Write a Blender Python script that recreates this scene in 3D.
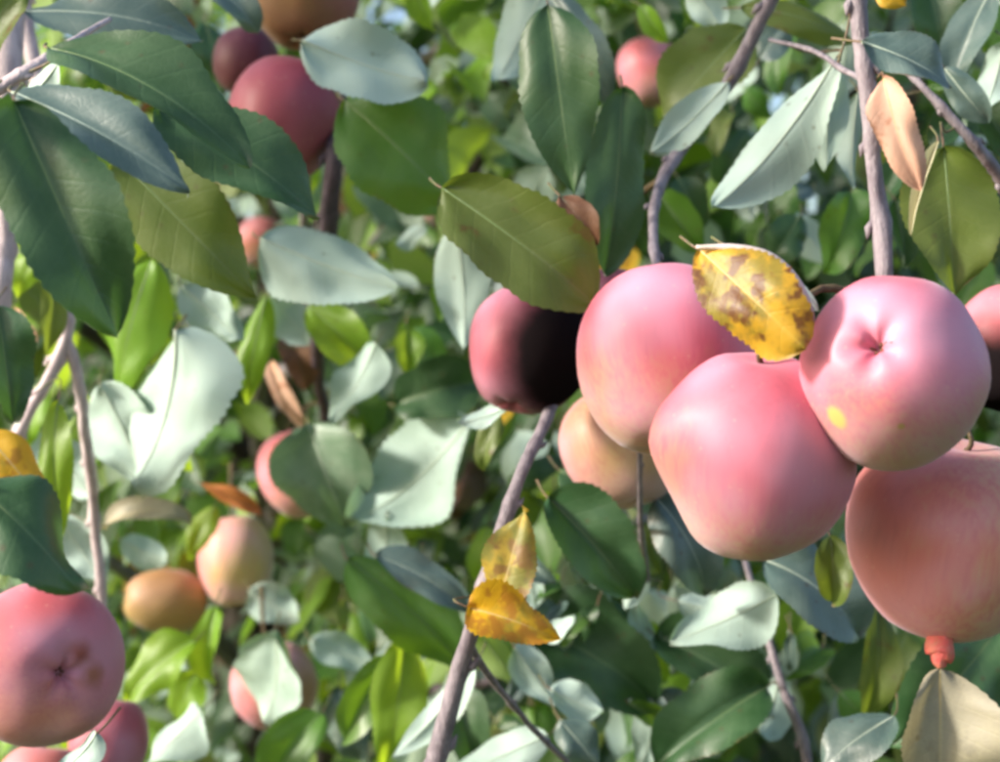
import bpy, bmesh, math, random
from mathutils import Vector, Matrix, noise

# ------------------------------------------------------------------ scene, camera, light
sc = bpy.context.scene
for o in list(bpy.data.objects):
    bpy.data.objects.remove(o)
COL = sc.collection
FPX = 1600.0                      # focal length in photo pixels (photo 1000 x 762)
CAM = Vector((0, 0, 1.5))
cam = bpy.data.cameras.new('camera'); camo = bpy.data.objects.new('camera', cam); COL.objects.link(camo)
camo.location = CAM; camo.rotation_euler = (math.radians(90), 0, 0)
cam.sensor_fit = 'HORIZONTAL'; cam.sensor_width = 36; cam.lens = 36 * FPX / 1000
cam.clip_start = 0.02; cam.clip_end = 500
cam.dof.use_dof = True; cam.dof.focus_distance = 0.64; cam.dof.aperture_fstop = 10.5
sc.camera = camo

SUN_DIR = Vector((-0.90, -0.26, 0.46)).normalized()      # towards the sun
SUN_EL = math.asin(SUN_DIR.z); SUN_AZ = math.atan2(SUN_DIR.x, SUN_DIR.y)
w = bpy.data.worlds.new('World'); sc.world = w; w.use_nodes = True
nt = w.node_tree; nt.nodes.clear()
sky = nt.nodes.new('ShaderNodeTexSky'); sky.sky_type = 'NISHITA'; sky.sun_disc = False
sky.sun_elevation = SUN_EL; sky.sun_rotation = SUN_AZ; sky.altitude = 100; sky.air_density = 1.0; sky.dust_density = 3.0
bg = nt.nodes.new('ShaderNodeBackground'); bg.inputs[1].default_value = 0.15
wo = nt.nodes.new('ShaderNodeOutputWorld')
nt.links.new(sky.outputs[0], bg.inputs[0]); nt.links.new(bg.outputs[0], wo.inputs[0])
sl = bpy.data.lights.new('sun', 'SUN'); sl.energy = 4.2; sl.angle = math.radians(8.0); sl.color = (1.0, 0.93, 0.82)
so = bpy.data.objects.new('sun', sl); COL.objects.link(so)
so.rotation_euler = (-SUN_DIR).to_track_quat('-Z', 'Y').to_euler(); so.location = (-3, -2, 5)
sc.view_settings.view_transform = 'Standard'; sc.view_settings.look = 'None'
sc.view_settings.exposure = 0.88; sc.view_settings.gamma = 1; sc.view_settings.use_curve_mapping = False
sc.render.engine = 'CYCLES'
sc.cycles.use_denoising = True
sc.cycles.pixel_filter_type = 'BLACKMAN_HARRIS'; sc.cycles.filter_width = 3.2
sc.cycles.max_bounces = 7; sc.cycles.diffuse_bounces = 4; sc.cycles.glossy_bounces = 2
sc.cycles.transmission_bounces = 5; sc.cycles.transparent_max_bounces = 4
sc.cycles.caustics_reflective = False; sc.cycles.caustics_refractive = False

rng = random.Random(11)

def P(px, py, d):
    return Vector(((px - 500) / FPX * d, d, CAM.z - (py - 381) / FPX * d))

# ------------------------------------------------------------------ materials
class NT:
    def __init__(s, name):
        s.m = bpy.data.materials.new(name); s.m.use_nodes = True
        s.t = s.m.node_tree; s.t.nodes.clear()
    def n(s, typ, **kw):
        nd = s.t.nodes.new(typ)
        for k, v in kw.items():
            if k.startswith('i_'):
                key = k[2:]; key = int(key) if key.isdigit() else key.replace('_', ' ')
                s.set(nd, key, v)
            else:
                setattr(nd, k, v)
        return nd
    def set(s, nd, key, v):
        if isinstance(v, bpy.types.NodeSocket): s.t.links.new(v, nd.inputs[key])
        else:
            if isinstance(v, (tuple, list)) and len(v) == 3 and nd.inputs[key].type == 'RGBA': v = (*v, 1)
            nd.inputs[key].default_value = v
    def math(s, op, a, b=None, c=None, clamp=False):
        nd = s.n('ShaderNodeMath', operation=op, use_clamp=clamp); s.set(nd, 0, a)
        if b is not None: s.set(nd, 1, b)
        if c is not None: s.set(nd, 2, c)
        return nd.outputs[0]
    def mix(s, f, a, b, blend='MIX'):
        nd = s.n('ShaderNodeMix', data_type='RGBA', blend_type=blend, clamp_result=False)
        s.set(nd, 0, f); s.set(nd, 6, a); s.set(nd, 7, b); return nd.outputs[2]
    def ramp(s, f, lo, hi):
        nd = s.n('ShaderNodeMapRange', interpolation_type='SMOOTHSTEP'); s.set(nd, 0, f); s.set(nd, 1, lo); s.set(nd, 2, hi); return nd.outputs[0]
    def noise(s, vec, scale, detail=3, rough=0.55):
        nd = s.n('ShaderNodeTexNoise'); s.set(nd, 'Vector', vec); s.set(nd, 'Scale', scale); s.set(nd, 'Detail', detail); s.set(nd, 'Roughness', rough); return nd.outputs['Fac']
    def out(s, sh):
        o = s.n('ShaderNodeOutputMaterial'); s.t.links.new(sh, o.inputs[0]); return s.m

def leaf_mat(name, top, under, trans, rough=0.42, tw=0.28, var=0.25, blot=None, blot_amt=0.5, blot2=None, bump=0.06, spec=0.5, vein=(0.30, 0.36, 0.20)):
    t = NT(name)
    uv = t.n('ShaderNodeUVMap', uv_map='uv').outputs[0]
    sep = t.n('ShaderNodeSeparateXYZ'); t.set(sep, 0, uv)
    au = t.math('ABSOLUTE', sep.outputs[0])
    # lateral veins running out and forward from the midrib
    ph = t.math('SUBTRACT', sep.outputs[1], t.math('MULTIPLY', au, 0.16))
    tc = t.n('ShaderNodeTexCoord').outputs['Object']
    nz = t.noise(tc, 60, 3)
    saw = t.math('PINGPONG', t.math('ADD', t.math('MULTIPLY', ph, 8.5), t.math('MULTIPLY', nz, 0.35)), 0.5)
    vl = t.math('SUBTRACT', 1.0, t.ramp(saw, 0.0, 0.11))
    mid = t.math('SUBTRACT', 1.0, t.ramp(au, 0.015, 0.06))
    oi = t.n('ShaderNodeObjectInfo').outputs['Random']
    isl = t.n('ShaderNodeNewGeometry')
    rnd = t.math('FRACT', t.math('ADD', oi, isl.outputs['Random Per Island']))
    rnd2 = t.math('FRACT', t.math('MULTIPLY', rnd, 7.31))
    hs = t.n('ShaderNodeHueSaturation'); t.set(hs, 'Color', top)
    t.set(hs, 'Hue', t.math('ADD', 0.5 - 0.035 * var * 2, t.math('MULTIPLY', rnd2, 0.07 * var * 2)))
    t.set(hs, 'Value', t.math('ADD', 1 - var, t.math('MULTIPLY', rnd, 2 * var)))
    big = t.noise(tc, 28, 4, 0.6)
    topc = t.mix(t.math('MULTIPLY', t.ramp(big, 0.38, 0.7), 0.55), hs.outputs[0], t.mix(0.5, hs.outputs[0], vein))
    if blot:
        bn = t.noise(tc, 42, 4, 0.65)
        topc = t.mix(t.ramp(bn, 0.62 - blot_amt * 0.3, 0.72 - blot_amt * 0.25), topc, blot)
    if blot2:
        topc = t.mix(t.ramp(t.noise(t.n('ShaderNodeVectorMath', operation='ADD', i_0=tc, i_1=(3.1, 1.7, 0.4)).outputs[0], 75, 3, 0.6), 0.53, 0.62), topc, blot2)
    topc = t.mix(t.math('MULTIPLY', vl, 0.08), topc, vein)
    topc = t.mix(t.math('MULTIPLY', mid, 0.35), topc, vein)
    undc = t.mix(t.math('MULTIPLY', t.math('MAXIMUM', t.math('MULTIPLY', vl, 0.4), mid), 0.35), under, t.mix(0.6, under, (0.55, 0.6, 0.45)))
    undc = t.mix(t.math('MULTIPLY', t.ramp(t.noise(tc, 17, 2, 0.5), 0.35, 0.68), 0.6), undc, t.mix(0.55, undc, hs.outputs[0]))
    back = isl.outputs['Backfacing']
    # scorched margins and tips on about half of the leaves
    ed = t.math('ADD', t.math('MAXIMUM', au, t.math('MULTIPLY', sep.outputs[1], 1.03)), t.math('MULTIPLY', t.math('SUBTRACT', t.noise(tc, 45, 4, 0.6), 0.5), 0.55))
    sc_ = t.math('MULTIPLY', t.ramp(ed, 0.97, 1.09), t.ramp(rnd2, 0.35, 0.75))
    topc = t.mix(t.math('MULTIPLY', sc_, 0.8), topc, (0.13, 0.07, 0.03))
    undc = t.mix(t.math('MULTIPLY', sc_, 0.5), undc, (0.20, 0.13, 0.07))
    colr = t.mix(back, topc, undc)
    bh = t.math('ADD', t.math('MULTIPLY', vl, -0.6), t.math('ADD', t.math('MULTIPLY', mid, -0.8), t.math('MULTIPLY', big, 1.2)))
    cell = t.n('ShaderNodeTexVoronoi', feature='DISTANCE_TO_EDGE'); t.set(cell, 'Vector', tc); t.set(cell, 'Scale', 330.0)
    net = t.math('SUBTRACT', 1.0, t.ramp(cell.outputs['Distance'], 0.0, 0.18))
    bh = t.math('ADD', bh, t.math('MULTIPLY', net, -0.22))
    colr = t.mix(t.math('MULTIPLY', net, 0.06), colr, vein)
    # specks of dirt and scab
    dsp = t.n('ShaderNodeTexVoronoi', feature='F1'); t.set(dsp, 'Vector', tc); t.set(dsp, 'Scale', 120.0)
    dot = t.math('MULTIPLY', t.math('SUBTRACT', 1.0, t.ramp(dsp.outputs['Distance'], 0.10, 0.22)), t.ramp(t.noise(tc, 35, 3), 0.52, 0.62))
    colr = t.mix(t.math('MULTIPLY', dot, 0.6), colr, (0.09, 0.055, 0.03))
    bp = t.n('ShaderNodeBump', i_Strength=bump * 2.2, i_Distance=0.0012, i_Height=bh).outputs[0]
    pr = t.n('ShaderNodeBsdfPrincipled'); t.set(pr, 'Base Color', colr); t.set(pr, 'Normal', bp)
    t.set(pr, 'Roughness', t.math('ADD', t.math('MULTIPLY', back, 0.22), t.math('ADD', rough, t.math('MULTIPLY', t.math('SUBTRACT', nz, 0.5), 0.25))))
    t.set(pr, 'Specular IOR Level', spec)
    tr = t.n('ShaderNodeBsdfTranslucent'); t.set(tr, 'Color', t.mix(t.math('MULTIPLY', vl, 0.15), trans, t.mix(0.5, trans, (0.0, 0.0, 0.0))))
    t.set(tr, 'Normal', bp)
    mx = t.n('ShaderNodeMixShader', i_0=tw); t.t.links.new(pr.outputs[0], mx.inputs[1]); t.t.links.new(tr.outputs[0], mx.inputs[2])
    return t.out(mx.outputs[0])

UND = (0.30, 0.38, 0.31)
LM = {
    'dark':   leaf_mat('leaf_dark_green', (0.030, 0.080, 0.028), UND, (0.10, 0.24, 0.03), rough=0.40, tw=0.16, vein=(0.13, 0.22, 0.11)),
    'green':  leaf_mat('leaf_green', (0.066, 0.160, 0.024), UND, (0.26, 0.48, 0.02), rough=0.42, tw=0.34, vein=(0.20, 0.30, 0.12)),
    'grey':   leaf_mat('leaf_glaucous', (0.075, 0.125, 0.115), UND, (0.12, 0.24, 0.08), rough=0.38, tw=0.12, var=0.15, spec=0.65, vein=(0.25, 0.32, 0.28)),
    'pale':   leaf_mat('leaf_pale_underside', (0.080, 0.150, 0.090), (0.44, 0.57, 0.52), (0.28, 0.46, 0.14), rough=0.42, tw=0.2, var=0.12, vein=(0.5, 0.56, 0.46)),
    'lime':   leaf_mat('leaf_lime', (0.150, 0.290, 0.020), (0.30, 0.42, 0.14), (0.50, 0.70, 0.03), rough=0.45, tw=0.45, var=0.15, vein=(0.30, 0.42, 0.10)),
    'olive':  leaf_mat('leaf_olive', (0.095, 0.135, 0.022), (0.22, 0.26, 0.12), (0.28, 0.38, 0.03), rough=0.45, tw=0.30, var=0.12, blot=(0.11, 0.05, 0.02), blot_amt=0.0, vein=(0.22, 0.26, 0.09)),
    'yellow': leaf_mat('leaf_yellow', (0.62, 0.36, 0.015), (0.60, 0.42, 0.10), (0.80, 0.48, 0.02), rough=0.5, tw=0.3, var=0.06, blot=(0.34, 0.26, 0.03), blot_amt=0.35, blot2=(0.40, 0.17, 0.02), vein=(0.65, 0.45, 0.05)),
    'spot':   leaf_mat('leaf_yellow_spotted', (0.52, 0.29, 0.015), (0.50, 0.42, 0.36), (0.70, 0.45, 0.02), rough=0.5, tw=0.22, var=0.03, blot=(0.20, 0.17, 0.02), blot_amt=0.60, blot2=(0.09, 0.035, 0.012), vein=(0.60, 0.42, 0.06)),
    'mottle': leaf_mat('leaf_mottled_ochre', (0.46, 0.31, 0.04), (0.40, 0.32, 0.12), (0.55, 0.38, 0.03), rough=0.5, tw=0.25, var=0.03, blot=(0.19, 0.19, 0.04), blot_amt=0.6, blot2=(0.22, 0.12, 0.04), vein=(0.50, 0.38, 0.10)),
    'orange': leaf_mat('leaf_rust_orange', (0.40, 0.13, 0.025), (0.42, 0.20, 0.06), (0.55, 0.20, 0.03), rough=0.55, tw=0.2, var=0.08, vein=(0.45, 0.25, 0.08)),
    'brown':  leaf_mat('leaf_withered_brown', (0.14, 0.060, 0.028), (0.20, 0.11, 0.06), (0.2, 0.08, 0.03), rough=0.6, tw=0.12, var=0.1, vein=(0.22, 0.12, 0.06)),
    'peach':  leaf_mat('leaf_dry_peach', (0.62, 0.36, 0.26), (0.66, 0.46, 0.34), (0.6, 0.34, 0.2), rough=0.6, tw=0.2, var=0.04, blot=(0.38, 0.16, 0.09), blot_amt=0.1, vein=(0.7, 0.5, 0.38)),
    'tan':    leaf_mat('leaf_dry_tan', (0.29, 0.265, 0.195), (0.26, 0.29, 0.24), (0.4, 0.34, 0.16), rough=0.55, tw=0.2, var=0.03, blot=(0.24, 0.22, 0.16), blot_amt=0.3, vein=(0.55, 0.50, 0.30)),
    'cream':  leaf_mat('leaf_dry_cream', (0.56, 0.54, 0.36), (0.62, 0.60, 0.44), (0.5, 0.5, 0.25), rough=0.55, tw=0.2, var=0.04, vein=(0.6, 0.56, 0.4)),
}

def simple_mat(name, c1, c2, scale, rough=0.7, bump=0.4, dist=0.002, detail=5, spec=0.3, stretch=None):
    t = NT(name)
    tc = t.n('ShaderNodeTexCoord').outputs['Object']
    if stretch:
        mp = t.n('ShaderNodeMapping'); t.set(mp, 0, tc); mp.inputs[3].default_value = stretch; tc = mp.outputs[0]
    nz = t.noise(tc, scale, detail, 0.6); n2 = t.noise(tc, scale * 4.3, 3, 0.6)
    c = t.mix(t.ramp(nz, 0.35, 0.68), c1, c2)
    c = t.mix(t.math('MULTIPLY', t.ramp(n2, 0.58, 0.7), 0.5), c, t.mix(0.5, c, (0.5, 0.47, 0.45)))
    bp = t.n('ShaderNodeBump', i_Strength=bump, i_Distance=dist, i_Height=t.math('ADD', nz, n2)).outputs[0]
    pr = t.n('ShaderNodeBsdfPrincipled'); t.set(pr, 'Base Color', c); t.set(pr, 'Normal', bp); t.set(pr, 'Roughness', rough); t.set(pr, 'Specular IOR Level', spec)
    return t.out(pr.outputs[0])

BARK = simple_mat('bark_pink_grey', (0.29, 0.25, 0.275), (0.16, 0.13, 0.15), 190, 0.55, 0.7, 0.0012, stretch=(1, 1, 0.35))
BARKP = simple_mat('bark_pale', (0.66, 0.55, 0.56), (0.45, 0.36, 0.38), 170, 0.6, 0.6, 0.0012, stretch=(1, 1, 0.35))
BARKD = simple_mat('bark_dark_plum', (0.105, 0.075, 0.100), (0.055, 0.040, 0.050), 150, 0.6, 0.7, 0.0012, stretch=(1, 1, 0.35))
BARKT = simple_mat('trunk_bark', (0.12, 0.095, 0.085), (0.05, 0.042, 0.038), 34, 0.85, 1.0, 0.01, stretch=(1, 1, 0.3))
PET = simple_mat('petiole', (0.13, 0.15, 0.06), (0.17, 0.10, 0.07), 90, 0.55, 0.2, 0.0005)
RIBG = simple_mat('midrib_green', (0.16, 0.25, 0.09), (0.20, 0.27, 0.12), 90, 0.5, 0.1, 0.0005)
RIBP = simple_mat('midrib_pale', (0.55, 0.64, 0.52), (0.48, 0.56, 0.44), 90, 0.55, 0.1, 0.0005)
RIBY = simple_mat('midrib_straw', (0.52, 0.42, 0.20), (0.48, 0.36, 0.18), 90, 0.55, 0.1, 0.0005)
RIBS = {'pale': RIBP, 'grey': RIBP, 'tan': RIBY, 'yellow': RIBY, 'spot': RIBY, 'mottle': RIBY, 'cream': RIBY, 'peach': RIBY, 'brown': PET, 'orange': PET}
RIM = simple_mat('leaf_rim_pale', (0.60, 0.52, 0.50), (0.50, 0.42, 0.36), 120, 0.6, 0.3, 0.0008)
REDNUB = simple_mat('red_nub', (0.66, 0.12, 0.11), (0.52, 0.20, 0.13), 160, 0.5, 0.5, 0.0012)
CALYX = simple_mat('calyx_brown', (0.22, 0.10, 0.06), (0.12, 0.055, 0.035), 220, 0.85, 0.5, 0.001)

def apple_mat(name, red, ground, cover=0.6, axis=(0, 0, 1), spots=(), rough=0.56, bloom=0.46, streak=0.22):
    """red blush over a yellow ground; axis = the side that coloured most; spots = (point, radius, softness, colour, noise)"""
    t = NT(name)
    tc = t.n('ShaderNodeTexCoord').outputs['Object']
    nv = t.n('ShaderNodeVectorMath', operation='NORMALIZE'); t.set(nv, 0, tc); nv = nv.outputs[0]
    dt = t.n('ShaderNodeVectorMath', operation='DOT_PRODUCT'); t.set(dt, 0, nv); dt.inputs[1].default_value = Vector(axis).normalized(); dt = dt.outputs['Value']
    big = t.noise(tc, 20, 2, 0.5)
    mp = t.n('ShaderNodeMapping'); t.set(mp, 0, nv); mp.inputs[3].default_value = (7, 7, 0.9)
    st = t.noise(mp.outputs[0], 2.6, 3, 0.5)
    b = t.math('ADD', t.math('MULTIPLY', dt, 0.5), t.math('ADD', t.math('MULTIPLY', t.math('SUBTRACT', big, 0.5), 0.55), t.math('MULTIPLY', t.math('SUBTRACT', st, 0.5), streak * 2)))
    cov = 0.5 - cover
    f = t.ramp(b, cov - 0.32, cov + 0.38)
    c = t.mix(f, ground, red)
    c = t.mix(t.math('MULTIPLY', t.ramp(st, 0.45, 0.75), 0.35), c, t.mix(0.55, c, tuple(x * 0.55 for x in red)))
    # waxy bloom and lenticels
    bl = t.noise(tc, 20, 2, 0.5)
    c = t.mix(t.math('MULTIPLY', t.ramp(bl, 0.3, 0.75), bloom), c, (0.66, 0.45, 0.62))
    vo = t.n('ShaderNodeTexVoronoi', feature='F1'); t.set(vo, 'Vector', tc); t.set(vo, 'Scale', 210.0)
    ln = t.math('MULTIPLY', t.math('SUBTRACT', 1.0, t.ramp(vo.outputs['Distance'], 0.10, 0.22)), t.ramp(t.noise(tc, 90, 2), 0.45, 0.6))
    c = t.mix(t.math('MULTIPLY', ln, 0.14), c, (0.72, 0.55, 0.36))
    rgh = t.math('ADD', rough, t.math('MULTIPLY', bl, 0.12))
    gloss_keep = None
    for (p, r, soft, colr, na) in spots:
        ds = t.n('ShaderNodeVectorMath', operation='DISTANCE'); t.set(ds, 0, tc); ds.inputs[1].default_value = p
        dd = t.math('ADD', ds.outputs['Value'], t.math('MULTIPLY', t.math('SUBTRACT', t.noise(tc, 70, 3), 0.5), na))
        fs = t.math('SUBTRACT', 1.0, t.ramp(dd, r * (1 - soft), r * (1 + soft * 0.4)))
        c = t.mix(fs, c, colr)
        if sum(colr) < 0.1: gloss_keep = t.math('SUBTRACT', 1.0, fs)
    bp = t.n('ShaderNodeBump', i_Strength=0.12, i_Distance=0.0015, i_Height=t.math('ADD', bl, t.math('MULTIPLY', ln, -0.3))).outputs[0]
    pr = t.n('ShaderNodeBsdfPrincipled'); t.set(pr, 'Base Color', c); t.set(pr, 'Normal', bp); t.set(pr, 'Roughness', rgh)
    t.set(pr, 'Specular IOR Level', 0.6); t.set(pr, 'Coat Weight', 0.10); t.set(pr, 'Coat Roughness', 0.33)
    t.set(pr, 'Subsurface Weight', 0.12); t.set(pr, 'Subsurface Radius', (0.006, 0.003, 0.002)); t.set(pr, 'Subsurface Scale', 1.0)
    t.set(pr, 'Sheen Weight', 0.22); t.set(pr, 'Sheen Roughness', 0.35); t.set(pr, 'Sheen Tint', (0.9, 0.8, 1.0))
    if gloss_keep is not None:                       # black patches lose their gloss and sheen
        t.set(pr, 'Sheen Weight', t.math('MULTIPLY', gloss_keep, 0.22)); t.set(pr, 'Coat Weight', t.math('MULTIPLY', gloss_keep, 0.1)); t.set(pr, 'Specular IOR Level', t.math('MULTIPLY', gloss_keep, 0.6))
        t.set(pr, 'Subsurface Weight', t.math('MULTIPLY', gloss_keep, 0.12))
    return t.out(pr.outputs[0])

# ------------------------------------------------------------------ object helpers
def world(o):
    return (world(o.parent) if o.parent else Matrix.Identity(4)) @ o.matrix_basis

def link(name, me, mats=(), parent=None, mat=None, smooth=True):
    if mats:
        for m in mats: me.materials.append(m)
    if smooth and len(me.polygons):
        me.polygons.foreach_set('use_smooth', [True] * len(me.polygons))
    o = bpy.data.objects.new(name, me); COL.objects.link(o)
    if parent is not None:
        o.parent = parent
    if mat is not None:
        o.matrix_basis = mat if parent is None else world(parent).inverted() @ mat
    return o

def empty(name, loc, label, cat, group=None):
    o = bpy.data.objects.new(name, None); COL.objects.link(o); o.location = loc
    o.empty_display_size = 0.02
    o['label'] = label; o['category'] = cat
    if group: o['group'] = group
    return o

def catmull(pts, n):
    """pts: list of tuples (Vector, r); returns a finer list"""
    res = []
    for i in range(len(pts) - 1):
        p0 = pts[max(i - 1, 0)]; p1 = pts[i]; p2 = pts[i + 1]; p3 = pts[min(i + 2, len(pts) - 1)]
        for k in range(n):
            t = k / n
            def f(a, b, c, d): return 0.5 * ((2 * b) + (c - a) * t + (2 * a - 5 * b + 4 * c - d) * t * t + (3 * b - a - 3 * c + d) * t ** 3)
            res.append((f(p0[0], p1[0], p2[0], p3[0]), f(p0[1], p1[1], p2[1], p3[1])))
    res.append(pts[-1]); return res

def tube(verts, faces, path, sides=8, lump=0.0, seed=0, matidx=None, mats=None):
    """append a tapering tube along path [(Vector, radius)]"""
    base = len(verts); n = len(path)
    up = Vector((0.3, 1, 0.2)).normalized(); prev = None
    for i, (p, r) in enumerate(path):
        a = path[max(i - 1, 0)][0]; b = path[min(i + 1, n - 1)][0]
        t = (b - a)
        t = t.normalized() if t.length > 1e-9 else Vector((0, 0, 1))
        if prev is None:
            x = t.cross(up)
            if x.length < 1e-3: x = t.cross(Vector((1, 0, 0)))
            x.normalize()
        else:
            x = (prev - t * prev.dot(t)).normalized()
        prev = x; y = t.cross(x)
        for k in range(sides):
            a_ = 2 * math.pi * k / sides
            rr = r
            if lump:
                rr *= 1 + lump * (noise.noise(Vector((p.x * 60 + seed, p.y * 60 + math.cos(a_) * 1.3, p.z * 60 + math.sin(a_) * 1.3))))
            verts.append(p + x * (math.cos(a_) * rr) + y * (math.sin(a_) * rr))
    for i in range(n - 1):
        for k in range(sides):
            k2 = (k + 1) % sides
            faces.append((base + i * sides + k, base + i * sides + k2, base + (i + 1) * sides + k2, base + (i + 1) * sides + k))
            if mats is not None: mats.append(matidx)
    faces.append(tuple(base + (n - 1) * sides + k for k in range(sides)))
    faces.append(tuple(base + k for k in reversed(range(sides))))
    if mats is not None: mats += [matidx, matidx]

def mesh_from(name, verts, faces, uvs=None, mats=None):
    me = bpy.data.meshes.new(name); me.from_pydata([tuple(v) for v in verts], [], faces)
    if mats: me.polygons.foreach_set('material_index', mats)
    if uvs:
        ul = me.uv_layers.new(name='uv')
        fl = []
        for l in me.loops:
            u = uvs[l.vertex_index] if l.vertex_index < len(uvs) else (0.0, 0.0)
            fl += [u[0], u[1]]
        ul.data.foreach_set('uv', fl)
    return me

# ------------------------------------------------------------------ leaves
def leaf_points(L, W, nu=40, nv=5, fold=18, curl=25, twist=0, wave=0.05, seed=0, teeth=0.022, left=1.0, right=1.0, wide=0.42, hook=0.0):
    """one blade, base at the origin, tip at (0, L, 0), upper side +z; returns verts, faces, uvs"""
    r = random.Random(seed); ph1 = r.uniform(0, 6.28); ph2 = r.uniform(0, 6.28); fr = r.uniform(5, 9); cup = r.uniform(-0.14, 0.30)
    a_ = 0.62; b_ = a_ * (1 - wide) / wide; mx = (wide ** a_) * ((1 - wide) ** b_)
    curl = math.radians(curl); hook = math.radians(hook); twist = math.radians(twist); fold = math.radians(fold)
    cy = cz = 0.0; cen = []
    for i in range(nu + 1):
        v = i / nu; a = curl * (v - 0.0) + hook * v ** 3
        cen.append((cy, cz, a)); cy += math.cos(a) / nu; cz -= math.sin(a) / nu
    ey, ez, _ = cen[-1]; cl = math.hypot(ey, ez); ca = math.atan2(ez, ey)
    verts = []; uvs = []
    for i in range(nu + 1):
        v = i / nu
        hw = 0.5 * W * (max(v, 0.0) ** a_) * (max(1 - v, 0.0) ** b_) / mx
        cy, cz, a = cen[i]
        tws = twist * (v - 0.3)
        for j in range(-nv, nv + 1):
            s = j / nv
            pp = ph1 if j < 0 else ph2
            hh = hw * (left if j < 0 else right) * (1 + 0.06 * math.sin(v * 7 + pp) + 0.13 * noise.noise(Vector((v * 5 + pp, seed * .3, pp))))
            if abs(j) == nv and 0 < i < nu: hh *= 1 + teeth * (1 if i % 2 else -1) * r.uniform(0.5, 1.3)
            x = s * hh; ax = abs(x)
            z = ax * math.sin(fold) + W * wave * math.sin(v * fr + (ph1 if j < 0 else ph2)) * abs(s) ** 1.6 - cup * W * s * s * (hh / (0.5 * W + 1e-9))
            z += W * 0.11 * noise.noise(Vector((s * 1.3 + seed * .37, v * 3.2, seed * .11))) * min(1.0, abs(s) * 2.5)
            x *= math.cos(fold)
            x, z = x * math.cos(tws) - z * math.sin(tws), x * math.sin(tws) + z * math.cos(tws)
            y = cy * L + z * math.sin(a); zz = cz * L + z * math.cos(a)
            # chord onto +y, unit length
            y2 = (y * math.cos(ca) + zz * math.sin(ca)); z2 = (-y * math.sin(ca) + zz * math.cos(ca))
            verts.append(Vector((x, y2 / cl, z2))); uvs.append((s, v))
    faces = []
    m = 2 * nv + 1
    for i in range(nu):
        for j in range(m - 1):
            faces.append((i * m + j, i * m + j + 1, (i + 1) * m + j + 1, (i + 1) * m + j))
    return verts, faces, uvs

def near_leaf(parent, bx, by, tx, ty, wpx, d, kind, n=(0, 0), d2=None, under=False, axis_pts=None, name='leaf', stalk=True, label=None, rim=False, **kw):
    d2 = d if d2 is None else d2
    A = P(bx, by, d); B = P(tx, ty, d2)
    L = (B - A).length; W = wpx / FPX * (d + d2) / 2 * 1.08
    Y = (B - A).normalized(); mid = (A + B) / 2
    toC = (CAM - mid).normalized()
    N = toC + Vector((1, 0, 0)) * n[0] + Vector((0, 0, 1)) * n[1]
    N = N - Y * N.dot(Y)
    if N.length < 0.05: N = Vector((0, 0, 1)) - Y * Y.z
    N.normalize()
    if under: N = -N
    X = Y.cross(N)
    seed = int(bx * 7 + by * 13 + tx * 3 + 5000)
    rr = random.Random(seed)
    opt = dict(fold=rr.uniform(10, 28), curl=rr.uniform(8, 55), twist=rr.uniform(-35, 35), wave=rr.uniform(0.06, 0.14), seed=seed,
               wide=rr.uniform(0.38, 0.47), hook=rr.uniform(0, 30))
    if d > 0.8: opt.update(fold=rr.uniform(8, 42), curl=rr.uniform(10, 85), twist=rr.uniform(-50, 50))
    if kind == 'pale': opt.update(wave=rr.uniform(0.09, 0.19), teeth=0.024, curl=rr.uniform(10, 45), fold=rr.uniform(4, 18), twist=rr.uniform(-25, 25))
    opt.update(kw)
    v, f, uv = leaf_points(L, W, **opt)
    ms = [0] * len(f)
    M = Matrix(((X.x, Y.x, N.x, A.x), (X.y, Y.y, N.y, A.y), (X.z, Y.z, N.z, A.z), (0, 0, 0, 1)))
    Mi = M.inverted()
    # raised midrib and the petiole that joins it to the wood
    m = 2 * opt.get('nv', 5) + 1; nv = opt.get('nv', 5); nu = opt.get('nu', 40)
    rw = max(0.0005, W * 0.011)
    tube(v, f, [(v[i * m + nv] + Vector((0, 0, -rw * 0.35)), rw * (1.05 - 0.85 * i / nu)) for i in range(0, nu, 2)], 5, matidx=2, mats=ms)
    if stalk:
        best = None
        for q in (axis_pts or []):
            dd = (q - A).length
            if best is None or dd < best[0]: best = (dd, q)
        if best and best[0] < 0.045:
            q = best[1]
            back = Vector((0, 0.25 * best[0], 0.10 * best[0]))
            p1 = A - Y * min(0.012, best[0] * 0.3) + back * 0.3; p2 = (A + q) / 2 + back
            path = [(A, rw), (p1, rw), (p2, rw * 1.15), (q, rw * 1.5)]
        else:
            path = [(A, rw), (A - Y * 0.004 + Vector((0, .006, 0)), rw), (A - Y * 0.008 + Vector((0, .020, .002)), rw * 1.3)]
        tube(v, f, [(Mi @ p, r_) for p, r_ in catmull(path, 4)], 5, matidx=1, mats=ms)
    me = mesh_from('leaf', v, f, uv, ms)
    o = link(name, me, (LM[kind], PET, RIBS.get(kind, RIBG)), parent, M)
    if label: o['label'] = label
    if rim:                                    # the margin rolled over, showing the pale underside
        rv = []; rf = []
        tube(rv, rf, catmull([(P(696, 247, .600), .0007), (P(735, 248, .597), .0016), (P(768, 257, .596), .0021), (P(794, 282, .596), .0022), (P(810, 312, .598), .0013), (P(814, 326, .600), .0004)], 5), 8, lump=0.5)
        link('rolled_edge', mesh_from('rolled_edge', rv, rf), (RIM,), o, Matrix.Identity(4))
    return o

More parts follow.
